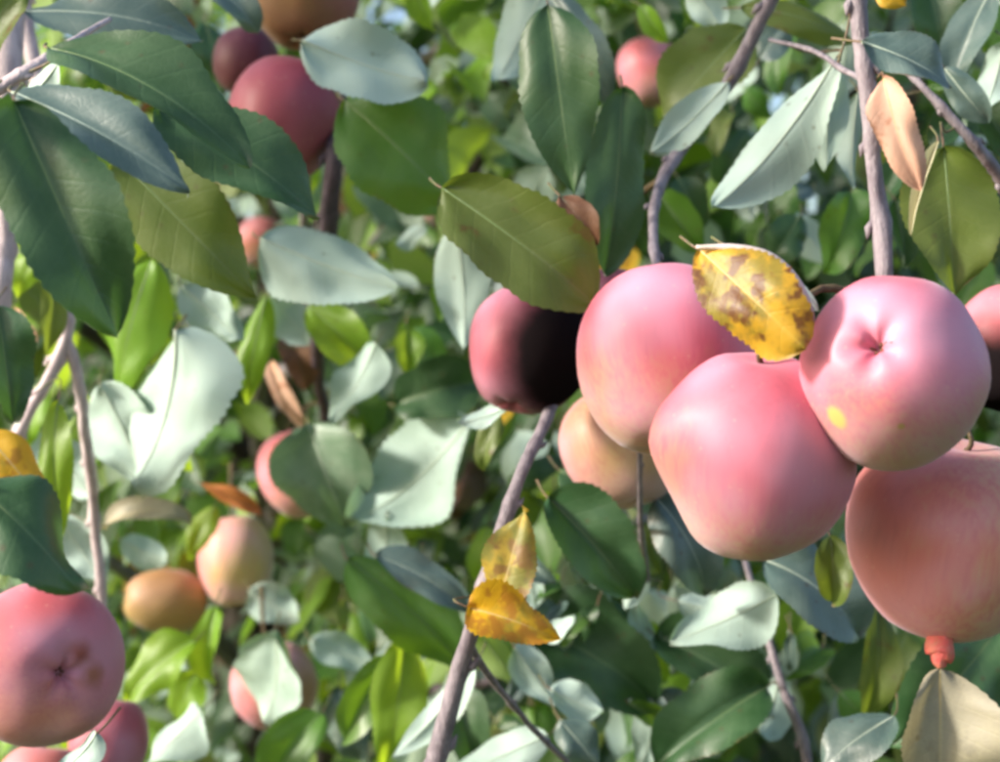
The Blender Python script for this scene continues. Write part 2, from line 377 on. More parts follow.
BRANCHES = []
def branch_thing(name, label, stems, mat, cat='branch'):
    """stems: lists of (px, py, depth, width px); returns the thing and points along its wood"""
    p0 = P(*stems[0][0][:3])
    root = empty(name, p0, label, cat)
    pts = []
    BRANCHES.append((root, pts))
    for si, st in enumerate(stems):
        path = catmull([(P(x, y, d), 0.5 * wpx / FPX * d) for x, y, d, wpx in st], 7)
        # small nodes and bends along the wood
        fine = []
        for i, (p, r) in enumerate(path):
            k = 1 + (0.16 if i % 6 == 3 else 0.0)
            off = Vector((noise.noise(p * 22 + Vector((si, 0, 0))), noise.noise(p * 22 + Vector((0, 9, 0))), noise.noise(p * 22 + Vector((0, 0, 5))))) * r * 0.55
            fine.append((p + off, r * k))
        v = []; f = []
        tube(v, f, fine, 10, lump=0.34, seed=si * 7.7)
        rb = random.Random(len(fine) + si)
        for i in range(3, len(fine) - 2, 6):              # buds
            p, r = fine[i]; t = (fine[i + 1][0] - p).normalized()
            sd = t.cross(Vector((rb.uniform(-.4, .4), 1, rb.uniform(-.4, .4)))).normalized() * (1 if rb.random() < .5 else -1)
            tube(v, f, [(p + sd * r * 0.6, r * 0.42), (p + sd * r * 1.1 + t * r * 0.5, r * 0.42), (p + sd * r * 1.35 + t * r * 1.5, r * 0.08)], 6)
        link('stem' if si == 0 else 'twig', mesh_from('stem', v, f), (mat,), root, Matrix.Identity(4))
        pts += [q[0] for q in path]
    return root, pts

# ------------------------------------------------------------------ apples
def apple_shape(rx, h, seed, nphi=56, nt=40, lobes=0.03, calyx_depth=0.26, cavity=0.30, taper=0.06, squash=0.0, bulge=None):
    """stem end +z, calyx end -z, in metres; rx radius, h half height"""
    verts = []; faces = []
    rs = Vector((seed * 3.1, seed * 1.7, seed * 0.9))
    def pos(th, ph):
        s = math.sin(th); c = math.cos(th)
        R = s * (1 + taper * c)
        lo = 1 + lobes * math.cos(5 * ph + seed) * max(0.0, -c + 0.25) * (0.6 + 0.4 * s)
        z = c
        q = s
        z -= (c > 0) * cavity * math.exp(-(q / 0.30) ** 2) * 1.0
        z += (c < 0) * calyx_depth * (0.55 * math.exp(-(q / 0.34) ** 2) + 0.6 * math.exp(-(q / 0.10) ** 2)) * (1 + lobes * 6 * math.cos(5 * ph + seed) * min(1, q / 0.2))
        d = Vector((math.cos(ph) * R, math.sin(ph) * R, z))
        k = 1 + 0.035 * noise.noise(d * 1.25 + rs) + 0.012 * noise.noise(d * 3.1 + rs)
        x = d.x * lo * k * rx * (1 + squash); y = d.y * lo * k * rx * (1 - squash); zz = d.z * k * h
        if bulge:
            for bx_, by_, bz_, amt, pw in bulge:
                bd = Vector((bx_, by_, bz_)).normalized(); e = max(0.0, d.normalized().dot(bd)); g = amt * e ** pw
                x += bd.x * g * rx; y += bd.y * g * rx; zz += bd.z * g * rx
        return Vector((x, y, zz))
    verts.append(pos(1e-4, 0))
    for i in range(1, nt):
        u = i / nt; th = math.pi * (u - 0.10 * math.sin(2 * math.pi * u) * 0.9)
        for k in range(nphi):
            verts.append(pos(th, 2 * math.pi * k / nphi))
    verts.append(pos(math.pi - 1e-4, 0))
    last = len(verts) - 1
    for k in range(nphi):
        k2 = (k + 1) % nphi
        faces.append((0, 1 + k, 1 + k2))
        for i in range(nt - 2):
            a = 1 + i * nphi
            faces.append((a + k, a + nphi + k, a + nphi + k2, a + k2))
        a = 1 + (nt - 2) * nphi
        faces.append((a + k, last, a + k2))
    return verts, faces

def apple(px, py, rxp, ryp, d, axis, mat, label, seed, stalk=None, calyx=True, spin=0.0, eye_tail=None, group='apples on the branches', **kw):
    """axis = world direction of the stem end; rxp radius across the axis, ryp half length along it, in pixels"""
    c = P(px, py, d)
    rx = rxp / FPX * d; h = ryp / FPX * d
    ax = Vector(axis).normalized()
    M = Matrix.Translation(c) @ ax.to_track_quat('Z', 'Y').to_matrix().to_4x4() @ Matrix.Rotation(spin, 4, 'Z')
    root = empty('apple', c, label, 'apple', group)
    root.matrix_basis = M
    v, f = apple_shape(rx, h, seed, **kw)
    link('body', mesh_from('apple_body', v, f), (mat,), root, M)
    if calyx:                                  # five dried sepals in the eye
        v = []; f = []; ca = kw.get('calyx_depth', 0.26) * 1.15; z0 = -h * (1 - ca)
        for k in range(5):
            a = k * 1.2566 + seed
            lg = 2.6 if (k == 0 and eye_tail) else 1.0
            a = a if lg == 1 else eye_tail
            p0 = Vector((math.cos(a) * rx * 0.02, math.sin(a) * rx * 0.02, z0 + 0.001)); p1 = Vector((math.cos(a) * rx * 0.05 * lg, math.sin(a) * rx * 0.05 * lg, z0 - h * 0.06 * lg))
            p2 = Vector((math.cos(a + .2) * rx * 0.07 * lg, math.sin(a + .2) * rx * 0.07 * lg, z0 - h * 0.085 * lg))
            tube(v, f, [(p0, rx * 0.022), (p1, rx * 0.020 * lg ** 0.5), (p2, rx * 0.006)], 5)
        link('calyx', mesh_from('calyx', v, f), (CALYX,), root, M)
    if stalk:
        v = []; f = []
        p0 = Vector((0, 0, h * 0.66)); p1 = Vector((rx * 0.06, 0, h * 1.0)); p2 = Vector((rx * 0.05 + stalk * 0.3, 0, h * 1.0 + stalk))
        tube(v, f, catmull([(p0, 0.0013), (p1, 0.0012), (p2, 0.0018)], 4), 7)
        link('stalk', mesh_from('stalk', v, f), (PET,), root, M)
    return root, M

def to_local(M, px, py, d_surf):
    return tuple(M.inverted() @ P(px, py, d_surf))

#@@SETTING
# ------------------------------------------------------------------ setting
def ground():
    bm = bmesh.new()
    bmesh.ops.create_grid(bm, x_segments=60, y_segments=60, size=60)
    for v in bm.verts:
        v.co.z = 0.05 * noise.noise(v.co * 0.4)
        v.co.y += 20
    me = bpy.data.meshes.new('ground'); bm.to_mesh(me); bm.free()
    o = link('ground', me, (simple_mat('meadow_soil', (0.045, 0.075, 0.022), (0.085, 0.075, 0.035), 3.0, 0.95, 0.8, 0.03),))
    o['kind'] = 'structure'
ground()

KEEP = [(262, 243, 30, 1.75), (650, 72, 36, 1.55), (302, 473, 50, 1.28), (236, 561, 50, 1.36), (150, 601, 56, 1.36), (274, 686, 46, 1.26), (460, 484, 28, 1.9), (300, 110, 70, 1.05)]
KEEP_SHADE = KEEP.pop()
LIT = [(150, 410, 0, 0.96), (400, 465, 0, 1.10), (275, 675, 0, 1.15), (160, 665, 0, 1.1), (180, 735, 0, 1.05), (350, 380, 0, 1.05)]
def hides_fruit(p):
    px = 500 + p.x / p.y * FPX; py = 381 - (p.z - CAM.z) / p.y * FPX
    for x, y, r, d in KEEP + LIT:
        q = p - P(x, y, d); k = q.dot(SUN_DIR)
        if k > 0.03 and (q - SUN_DIR * k).length < 0.055: return True
    return any(p.y < d + 0.06 and math.hypot(px - x, py - y) < r + 0.03 / p.y * FPX for x, y, r, d in KEEP)
# background leaf prototypes, shared between copies
PROTO = {}
def proto(kind, k):
    if (kind, k) not in PROTO:
        r = random.Random(hash(kind) % 97 + k * 31)
        r = random.Random(sum(map(ord, kind)) + k * 31)
        v, f, uv = leaf_points(0.078, 0.046, nu=8, nv=2, fold=r.uniform(5, 28), curl=r.uniform(5, 85), twist=r.uniform(-55, 55), wave=r.uniform(0.04, 0.15), seed=k + 40, teeth=0.04)
        ms = [0] * len(f)
        tube(v, f, [(Vector((0, 0, 0)), 0.0007), (Vector((0, -0.022, 0.004)), 0.0009)], 3, matidx=1, mats=ms)
        me = mesh_from('leaf', v, f, uv, ms)
        me.materials.append(LM[kind]); me.materials.append(PET)
        me.polygons.foreach_set('use_smooth', [True] * len(me.polygons))
        PROTO[(kind, k)] = me
    return PROTO[(kind, k)]

def leaf_frame(pos, r, face=(-0.5, -0.65, 0.5), spread=0.8, under=0.25):
    N = (Vector(face).normalized() + Vector((r.gauss(0, 1), r.gauss(0, 1), r.gauss(0, 1))) * spread * 0.6).normalized()
    if r.random() < under: N = -N
    t = Vector((r.uniform(-1, 1), r.uniform(-0.8, 0.4), -0.75))
    Y = (t - N * t.dot(N))
    if Y.length < 0.1: Y = N.orthogonal()
    Y.normalize(); X = Y.cross(N)
    s = r.uniform(0.5, 1.08)
    return Matrix(((X.x * s, Y.x * s, N.x * s, pos.x), (X.y * s, Y.y * s, N.y * s, pos.y), (X.z * s, Y.z * s, N.z * s, pos.z), (0, 0, 0, 1)))

def pick(r, table):
    x = r.random() * sum(w for _, w in table)
    for k, w in table:
        x -= w
        if x <= 0: return k
    return table[-1][0]

def apple_tree(trunk, label, front_box, mass_boxes, n_front, n_mass, table, seed, under=0.25, branches=9):
    r = random.Random(seed)
    base = Vector((trunk[0], trunk[1], 0))
    root = empty('apple_tree', base, label, 'tree', 'apple trees behind the fruit')
    v = []; f = []
    tube(v, f, catmull([(base + Vector((0, 0, -0.05)), 0.085), (base + Vector((0.03, 0, 0.5)), 0.065), (base + Vector((-0.02, 0.03, 1.1)), 0.055), (base + Vector((0.05, 0.0, 1.9)), 0.04), (base + Vector((0.0, 0.05, 2.7)), 0.018)], 6), 12, lump=0.25)
    link('trunk', mesh_from('trunk', v, f), (BARKT,), root, Matrix.Identity(4))
    def inbox(b): return Vector(tuple(r.uniform(b[k], b[k + 3]) for k in range(3)))
    ends = []
    for k in range(branches):
        e = inbox(front_box)
        s = base + Vector((0.01, 0.01, min(2.4, max(0.5, e.z - r.uniform(0.1, 0.5)))))
        m = (s + e) / 2 + Vector((r.uniform(-.1, .1), r.uniform(-.1, .1), r.uniform(0.02, .18)))
        v = []; f = []
        tube(v, f, catmull([(s, 0.020), (m, 0.011), (e, 0.004), (e + (e - m) * 0.25 + Vector((0, 0, .03)), 0.0015)], 5), 7, lump=0.2, seed=k)
        link('branch', mesh_from('branch', v, f), (BARKD if k % 2 else BARK,), root, Matrix.Identity(4))
    spurs = [inbox(front_box) for _ in range(n_front // 6)]
    for k in range(n_front):
        pos = spurs[k % len(spurs)] + Vector((r.gauss(0, .045), r.gauss(0, .05), r.gauss(0, .045)))
        for _ in range(6):
            if not hides_fruit(pos): break
            pos = spurs[r.randrange(len(spurs))] + Vector((r.gauss(0, .045), r.gauss(0, .05), r.gauss(0, .045)))
        me = proto(pick(r, table), r.randrange(9))
        M = leaf_frame(pos, r, under=under)
        o = bpy.data.objects.new('leaf', me); COL.objects.link(o); o.parent = root
        o.matrix_basis = root.matrix_basis.inverted() @ M
    # the rest of the crown: too many and too small to pick apart
    kinds = [k for k, _ in table]
    V = []; F = []; UV = []; MI = []
    for box, cnt in mass_boxes:
        spurs = [inbox(box) for _ in range(int(cnt * n_mass / 9))]
        for k in range(int(cnt * n_mass)):
            pos = spurs[k % len(spurs)] + Vector((r.gauss(0, .06), r.gauss(0, .06), r.gauss(0, .06)))
            if hides_fruit(pos): continue
            M = leaf_frame(pos, r, under=under)
            kind = pick(r, table); b0 = len(V)
            lv, lf, lu = MASS_SHAPES[r.randrange(len(MASS_SHAPES))]
            V += [M @ p for p in lv]; UV += lu
            F += [tuple(b0 + q for q in ff) for ff in lf]; MI += [kinds.index(kind)] * len(lf)
    me = mesh_from('foliage', V, F, UV, MI)
    o = link('foliage', me, [LM[k] for k in kinds], root, Matrix.Identity(4)); o['kind'] = 'stuff'
    return root

MASS_SHAPES = []
for k in range(10):
    r_ = random.Random(k)
    MASS_SHAPES.append(leaf_points(0.080, 0.047, nu=4, nv=1, fold=r_.uniform(5, 30), curl=r_.uniform(5, 60), twist=r_.uniform(-30, 30), wave=0.08, seed=k, teeth=0))

T_LEFT = [('green', 5), ('dark', 2), ('lime', 5.5), ('pale', 3.4), ('olive', 1.2), ('brown', 0.5), ('yellow', 0.15)]
T_RIGHT = [('dark', 4), ('green', 5), ('grey', 1.5), ('lime', 1.2), ('pale', 1.6), ('olive', 0.8)]
T_BACK = [('dark', 3), ('green', 7), ('lime', 3), ('pale', 0.8), ('olive', 1)]
apple_tree((-0.35, 2.35), 'leafy apple tree with bright lime and pale leaves behind the small apples', (-0.60, 1.15, 1.03, 0.10, 1.80, 1.97),
           [((-1.1, 1.45, 0.75, 0.25, 2.9, 2.3), 1.0)], 300, 6000, T_LEFT, 3, under=0.35)
apple_tree((0.62, 2.55), 'dark green apple tree filling the view behind the large pink cluster', (-0.05, 1.35, 0.95, 0.75, 2.1, 2.05),
           [((-0.05, 1.6, 0.75, 1.15, 3.0, 2.3), 1.0)], 300, 5200, T_RIGHT, 4, under=0.22)
apple_tree((0.1, 4.2), 'far apple tree whose dark foliage closes the gaps', (-1.2, 3.2, 0.9, 1.2, 3.6, 2.2),
           [((-2.2, 3.3, 0.2, 2.2, 4.8, 3.4), 1.0)], 120, 16000, T_BACK, 5, under=0.2)

#@@APPLES
# ------------------------------------------------------------------ apples
PINK = (0.58, 0.105, 0.155); ROSE = (0.55, 0.09, 0.10); RED = (0.33, 0.035, 0.045); TAN = (0.46, 0.30, 0.15); GOLD = (0.56, 0.38, 0.10)
def ap(px, py, rx, ry, d, axis, red, ground_c, cover, baxis, label, seed, spots=(), mk=None, **kw):
    c = P(px, py, d); ax = Vector(axis).normalized()
    M = Matrix.Translation(c) @ ax.to_track_quat('Z', 'Y').to_matrix().to_4x4() @ Matrix.Rotation(kw.get('spin', 0.0), 4, 'Z')
    la = M.to_3x3().inverted() @ Vector(baxis)
    wb = kw.pop('world_bulge', None)
    if wb: kw['bulge'] = [(*(M.to_3x3().inverted() @ Vector(b[:3]).normalized()), b[3], b[4]) for b in wb]
    sp = []
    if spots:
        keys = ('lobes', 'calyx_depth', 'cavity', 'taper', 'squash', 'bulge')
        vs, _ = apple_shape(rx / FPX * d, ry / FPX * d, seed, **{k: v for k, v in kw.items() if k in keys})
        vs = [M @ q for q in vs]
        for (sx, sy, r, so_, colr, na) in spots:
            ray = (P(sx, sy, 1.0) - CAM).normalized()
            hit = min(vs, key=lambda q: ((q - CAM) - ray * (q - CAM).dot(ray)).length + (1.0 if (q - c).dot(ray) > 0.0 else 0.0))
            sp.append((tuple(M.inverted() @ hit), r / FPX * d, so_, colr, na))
    mat = apple_mat('apple_skin', red, ground_c, cover, la, sp, **(mk or {}))
    return apple(px, py, rx, ry, d, axis, mat, label, seed, **kw)

ap(893, 371, 95, 100, 0.60, (0.42, 0.86, -0.30), PINK, TAN, 0.72, (-0.25, -0.2, 1), 'front pink apple showing its puckered eye and a round yellow spot', 1,
   spots=[(840, 418, 14, 0.5, (0.62, 0.42, 0.12), 0.002), (899, 425, 4, 0.5, (0.40, 0.26, 0.10), 0.003)], calyx=True, lobes=0.028, calyx_depth=0.30, squash=-0.03, eye_tail=2.9)
ap(755, 457, 94, 110, 0.625, (0.02, -0.28, 0.96), PINK, TAN, 0.66, (0.2, -0.5, 0.7), 'heart-shaped rosy apple, lowest left of the big foreground cluster', 2, taper=0.03, lobes=0.03, cavity=0.10, world_bulge=[(-0.93, -0.25, 0.16, 0.17, 9), (-0.86, -0.1, -0.50, -0.09, 10), (0.8, -0.2, -0.35, 0.05, 4)])
ap(668, 361, 91, 101, 0.70, (0.0, 0.35, 0.93), PINK, TAN, 0.70, (0.1, -0.2, 1), 'tall pink apple behind the heart-shaped one, beside the spotted yellow leaf', 3, taper=0.05)
ap(950, 540, 104, 106, 0.675, (0.10, -0.22, 0.97), (0.60, 0.17, 0.14), (0.56, 0.35, 0.18), 0.52, (-0.8, -0.3, 0.2), 'salmon and tan apple hanging right under the front pink apple', 4, taper=0.13, calyx=False, cavity=0.12, mk=dict(streak=0.4))
ap(530, 350, 63, 68, 0.80, (0.3, 0.3, 0.9), PINK, TAN, 0.8, (-1, -0.2, 0.3), 'small pink apple with a large soft black patch on its side', 5,
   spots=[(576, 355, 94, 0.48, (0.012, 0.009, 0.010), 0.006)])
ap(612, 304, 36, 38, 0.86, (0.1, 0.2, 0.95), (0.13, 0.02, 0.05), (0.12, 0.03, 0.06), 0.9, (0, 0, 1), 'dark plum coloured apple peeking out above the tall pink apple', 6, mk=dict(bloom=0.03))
ap(622, 447, 62, 66, 0.86, (-0.2, 0.3, 0.9), (0.50, 0.17, 0.11), (0.50, 0.34, 0.16), 0.33, (-1, 0, 0), 'tan yellow apple tucked behind and below the tall pink apple', 7)
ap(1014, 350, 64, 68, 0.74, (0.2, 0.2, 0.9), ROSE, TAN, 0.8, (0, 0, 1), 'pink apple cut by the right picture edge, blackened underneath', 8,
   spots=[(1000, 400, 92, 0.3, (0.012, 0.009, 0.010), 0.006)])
ap(284, 120, 58, 66, 1.0, (0.25, 0.3, 0.9), (0.29, 0.028, 0.045), (0.27, 0.06, 0.05), 0.85, (-0.3, 0, 1), 'deep red apple shaded by the large leaves at upper left', 9, mk=dict(bloom=0.1))  # shade put into the base colours of this and the next two apples
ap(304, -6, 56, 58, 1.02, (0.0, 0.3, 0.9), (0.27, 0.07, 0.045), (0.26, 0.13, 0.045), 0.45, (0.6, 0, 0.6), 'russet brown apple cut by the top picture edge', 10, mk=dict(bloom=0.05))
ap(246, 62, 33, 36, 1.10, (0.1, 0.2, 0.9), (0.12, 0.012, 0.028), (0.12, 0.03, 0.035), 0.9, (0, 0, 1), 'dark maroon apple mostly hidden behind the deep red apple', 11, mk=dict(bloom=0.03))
ap(262, 243, 26, 27, 1.75, (0.1, 0.2, 0.9), (0.56, 0.13, 0.11), TAN, 0.7, (-0.4, 0, 1), 'far pink apple peeking out above a pale blue-green leaf', 12)
ap(650, 72, 32, 37, 1.55, (-0.2, 0.2, 0.9), (0.62, 0.13, 0.15), TAN, 0.8, (-0.4, 0, 1), 'distant bright pink apple near the top, beside the diagonal purple twig', 13)
ap(302, 473, 44, 48, 1.28, (-0.3, 0.2, 0.9), (0.60, 0.11, 0.11), TAN, 0.7, (-0.4, 0, 1), 'pink apple half covered by a broad blue-green leaf with a pale rib', 14)
ap(236, 561, 38, 49, 1.36, (-0.1, 0.2, 0.95), (0.60, 0.18, 0.16), (0.50, 0.40, 0.14), 0.42, (-1, 0, 0.4), 'egg-shaped pink and yellow apple under an orange curled leaf', 15)
ap(166, 601, 32, 45, 1.36, (0.95, 0.3, -0.1), (0.34, 0.17, 0.06), (0.36, 0.24, 0.06), 0.45, (0, 0, 1), 'golden yellow apple lying sideways left of the egg-shaped one', 16, mk=dict(bloom=0.08))
ap(42, 665, 83, 70, 0.73, (-0.58, 0.80, 0.0), (0.46, 0.075, 0.085), (0.50, 0.19, 0.11), 0.72, (0.2, 0.2, 1), 'large red and orange apple showing its eye at lower left', 17, world_bulge=[(0.75, -0.2, 0.62, 0.10, 9), (0.8, -0.2, -0.45, 0.04, 9)], spots=[(78, 655, 15, 0.8, (0.30, 0.075, 0.06), 0.008), (90, 675, 14, 0.9, (0.33, 0.11, 0.06), 0.008)], calyx=True, lobes=0.035, calyx_depth=0.34)
ap(108, 742, 40, 48, 1.0, (0.1, 0.2, 0.9), (0.40, 0.07, 0.09), (0.4, 0.14, 0.1), 0.85, (0, 0, 1), 'dull pink apple behind the large red and orange one', 18)
ap(40, 792, 46, 50, 0.95, (0.1, 0.2, 0.9), (0.60, 0.15, 0.11), TAN, 0.6, (0, 0, 1), 'orange pink apple at the bottom edge under the large red one', 19)
ap(274, 686, 44, 45, 1.26, (-0.2, 0.2, 0.9), (0.50, 0.14, 0.13), (0.45, 0.24, 0.13), 0.6, (-1, 0, 0.3), 'pink apple covered by a whitish leaf at lower left centre', 20)
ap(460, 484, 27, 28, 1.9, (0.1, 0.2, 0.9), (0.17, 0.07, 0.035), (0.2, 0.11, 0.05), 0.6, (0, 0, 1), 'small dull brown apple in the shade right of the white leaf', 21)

#@@BRANCHES
APPLES = [o for o in bpy.data.objects if o.name.startswith('apple') and o.get('category') == 'apple']
# ------------------------------------------------------------------ foreground branches and their leaves
def leaves(root, pts, specs):
    for s in specs:
        kw = s[7] if len(s) > 7 else {}
        near_leaf(root, *s[:7], axis_pts=pts, **kw)

U = dict(under=True)
root, pts = branch_thing('apple_branch', 'shaded leafy branch with large dark and grey-green leaves at upper left',
    [[(-900, 420, 0.80, 40), (-500, 300, 0.72, 30), (-200, 190, 0.67, 21), (-60, 120, 0.66, 16), (-5, 92, 0.66, 14), (30, 70, 0.665, 11), (62, 48, 0.68, 8), (110, 20, 0.74, 5)]], BARKP)
leaves(root, pts, [
    (25, 12, 202, 42, 66, 0.78, 'grey', dict(n=(0.2, 0.7), fold=14, curl=30)),
    (48, 48, 250, 168, 92, 0.615, 'dark', dict(n=(0.3, 0.9), curl=45, fold=12, d2=0.60)),
    (160, 105, 320, 219, 84, 0.655, 'dark', dict(n=(0.1, 0.4), curl=20, fold=10)),
    (12, 92, 190, 192, 80, 0.575, 'grey', dict(n=(0.1, 0.8), fold=30, curl=20, d2=0.56)),
    (14, 102, 118, 338, 118, 0.53, 'dark', dict(n=(-0.1, 0.25), fold=26, curl=25, twist=10, wide=0.45)),
    (118, 158, 256, 298, 92, 0.76, 'olive', dict(n=(-0.2, 0.2), fold=14, curl=12)),
    (-30, 50, 26, -12, 60, 0.72, 'olive', dict(n=(0, 0.5))),
    (-8, 96, 12, 150, 34, 0.60, 'pale', dict(under=True, n=(-0.6, 0.2))),
    (-34, 476, 80, 592, 104, 0.55, 'dark', dict(n=(0.1, 0.5), fold=12, curl=25, stalk=True)),
    (60, 62, 8, 118, 30, 0.63, 'pale', dict(under=True, n=(-0.6, 0.5))),
    (205, -20, 258, 34, 44, 0.9, 'grey', dict(n=(-.2, .8))),
])
def shade_spray(root, box, count, seed, table):
    """an added mass of small leaves outside the picture, placed to cast shade"""
    r = random.Random(seed); V = []; F = []; UV = []; MI = []; kinds = [k for k, _ in table]
    for k in range(count):
        pos = Vector(tuple(r.uniform(box[q], box[q + 3]) for q in range(3)))
        M = leaf_frame(pos, r); b0 = len(V); lv, lf, lu = MASS_SHAPES[r.randrange(len(MASS_SHAPES))]
        V += [M @ p for p in lv]; UV += lu; F += [tuple(b0 + q for q in ff) for ff in lf]; MI += [kinds.index(pick(r, table))] * len(lf)
    o = link('foliage', mesh_from('foliage', V, F, UV, MI), [LM[k] for k in kinds], root, Matrix.Identity(4)); o['kind'] = 'stuff'
shade_spray(root, (-0.90, 0.52, 1.95, -0.60, 1.02, 2.40), 240, 8, T_RIGHT)  # unseen leaves added to shade the upper left apples and leaves
root, pts = branch_thing('apple_branch', 'upright pinkish-grey stem rising from behind the front pink apple',
    [[(760, -700, 0.80, 30), (815, -330, 0.70, 24), (850, -60, 0.66, 19), (859, 0, 0.66, 18), (868, 80, 0.66, 17), (876, 170, 0.66, 16), (884, 262, 0.655, 19), (886, 330, 0.66, 18)],
     [(869, 85, 0.66, 8), (845, 70, 0.70, 6), (815, 52, 0.75, 5), (770, 40, .8, 4)]], BARK)
leaves(root, pts, [
    (836, 58, 712, 208, 66, 0.76, 'pale', dict(under=True, n=(-0.5, 0.3), wave=0.12, curl=35, twist=25, fold=20)),
    (838, 68, 826, 168, 48, 0.79, 'pale', dict(under=True, n=(0.4, 0.2), fold=30)),
    (858, 92, 853, 190, 30, 0.82, 'pale', dict(under=True, n=(0.4, 0.1), fold=35)),
    (862, 42, 952, 88, 54, 0.60, 'grey', dict(n=(0.1, 0.7), curl=25)),
    (884, 78, 920, 190, 46, 0.655, 'peach', dict(n=(-0.3, 0.1), fold=30, wave=0.12, twist=30)),
    (700, 250, 806, 350, 84, 0.604, 'spot', dict(n=(0.15, -0.1), fold=16, curl=25, twist=-8, wave=0.10, wide=0.56, teeth=0.035, rim=True, label='yellow leaf with brown and olive spots', d2=0.575)),
    (735, 250, 818, 312, 44, 0.622, 'pale', dict(under=True, n=(0.8, 0.5), fold=8, curl=-35)),
    (872, -22, 906, 6, 30, 0.70, 'yellow'),
    (742, 8, 852, 44, 36, 0.88, 'olive', dict(n=(0, .5))),
    (925, -20, 940, 66, 54, 0.90, 'dark', dict(n=(.2, .4))),
    (852, 192, 826, 272, 58, 0.95, 'green', dict(n=(.3, .2))),
    (895, 200, 905, 268, 40, 0.9, 'dark', dict(n=(.3, .2))),
    (800, 215, 770, 262, 40, 1.0, 'dark', dict(n=(.3, .2))),
])
root, pts = branch_thing('apple_branch', 'slanting purple-grey twig coming down from the top toward the tall pink apple',
    [[(1010, -640, 0.95, 28), (890, -270, 0.86, 21), (800, -60, 0.84, 16), (768, 8, 0.84, 15), (732, 76, 0.85, 14), (692, 134, 0.85, 13), (662, 185, 0.82, 12), (652, 235, 0.77, 11), (662, 290, 0.735, 10)]], BARK)
leaves(root, pts, [
    (442, 188, 594, 304, 100, 0.72, 'olive', dict(n=(0.1, 0.2), fold=14, curl=25, wave=0.03, wide=0.5)),
    (548, 5, 574, 196, 80, 0.77, 'dark', dict(n=(-0.1, 0.2), fold=16, curl=14)),
    (622, 88, 604, 275, 66, 0.81, 'dark', dict(n=(0.4, 0.2), fold=18, curl=12)),
    (552, -30, 494, 88, 62, 1.0, 'pale', dict(under=True, n=(0.2, 0.9))),
    (550, -5, 614, 108, 54, 0.93, 'grey', dict(n=(-.3, .5), fold=30)),
    (748, 28, 662, 128, 76, 0.90, 'olive', dict(n=(-.2, .3), fold=10)),
    (690, -15, 724, 34, 36, 0.95, 'pale', dict(under=True, n=(-.6, .4))),
    (640, 5, 668, 44, 26, 1.0, 'lime', dict(n=(-.4, .3))),
    (660, 195, 700, 250, 50, 1.0, 'green', dict(n=(-.3, .3))),
    (760, 60, 790, 20, 44, 1.0, 'grey', dict(n=(0, .6))),
    (728, 82, 652, 152, 40, 0.835, 'pale', dict(under=True, n=(.2, .8))),
    (560, 196, 596, 244, 34, 0.74, 'brown', dict(n=(.2, .2))),
])
root, pts = branch_thing('apple_branch', 'brownish twig with bluish and olive leaves at the upper right corner',
    [[(905, 70, 0.74, 6), (932, 98, 0.73, 8), (968, 138, 0.73, 11), (1002, 178, 0.74, 14), (1060, 230, 0.76, 16), (1300, 380, 0.82, 22), (1700, 560, 0.95, 30)]], BARK)
leaves(root, pts, [
    (944, 148, 954, 294, 92, 0.70, 'olive', dict(n=(0.2, 0.1), fold=14, curl=12)),
    (938, 142, 911, 236, 17, 0.685, 'cream', dict(n=(-.3, .2), fold=50)),
    (990, -8, 952, 90, 48, 0.80, 'grey', dict(n=(-.3, .8))),
    (1004, 42, 984, 112, 40, 0.78, 'pale', dict(under=True, n=(-.2, .7))),
    (944, 68, 988, 122, 34, 0.76, 'grey', dict(n=(-.4, .4))),
    (974, 98, 1014, 166, 56, 0.84, 'dark', dict(n=(.2, .3))),
    (1008, 190, 985, 262, 50, 0.8, 'dark', dict(n=(.2, .3))),
    (960, 110, 930, 148, 34, 0.78, 'dark', dict(n=(.2, .3))),
    (1020, 10, 985, 52, 40, 0.86, 'green', dict(n=(.2, .5))),
    (928, 88, 966, 78, 30, 0.86, 'green', dict(n=(.2, .5))),
])
root, pts = branch_thing('apple_branch', 'grey-purple twig with a bright yellow leaf rising from the bottom edge',
    [[(240, 1500, 0.95, 42), (340, 1120, 0.82, 32), (408, 830, 0.76, 22), (436, 750, 0.75, 20), (466, 655, 0.74, 18), (492, 560, 0.735, 15), (522, 470, 0.75, 13), (546, 418, 0.78, 12), (566, 380, 0.82, 10)],
     [(470, 645, 0.745, 9), (500, 690, 0.78, 7), (540, 735, 0.82, 6), (580, 775, 0.86, 5)]], BARK)
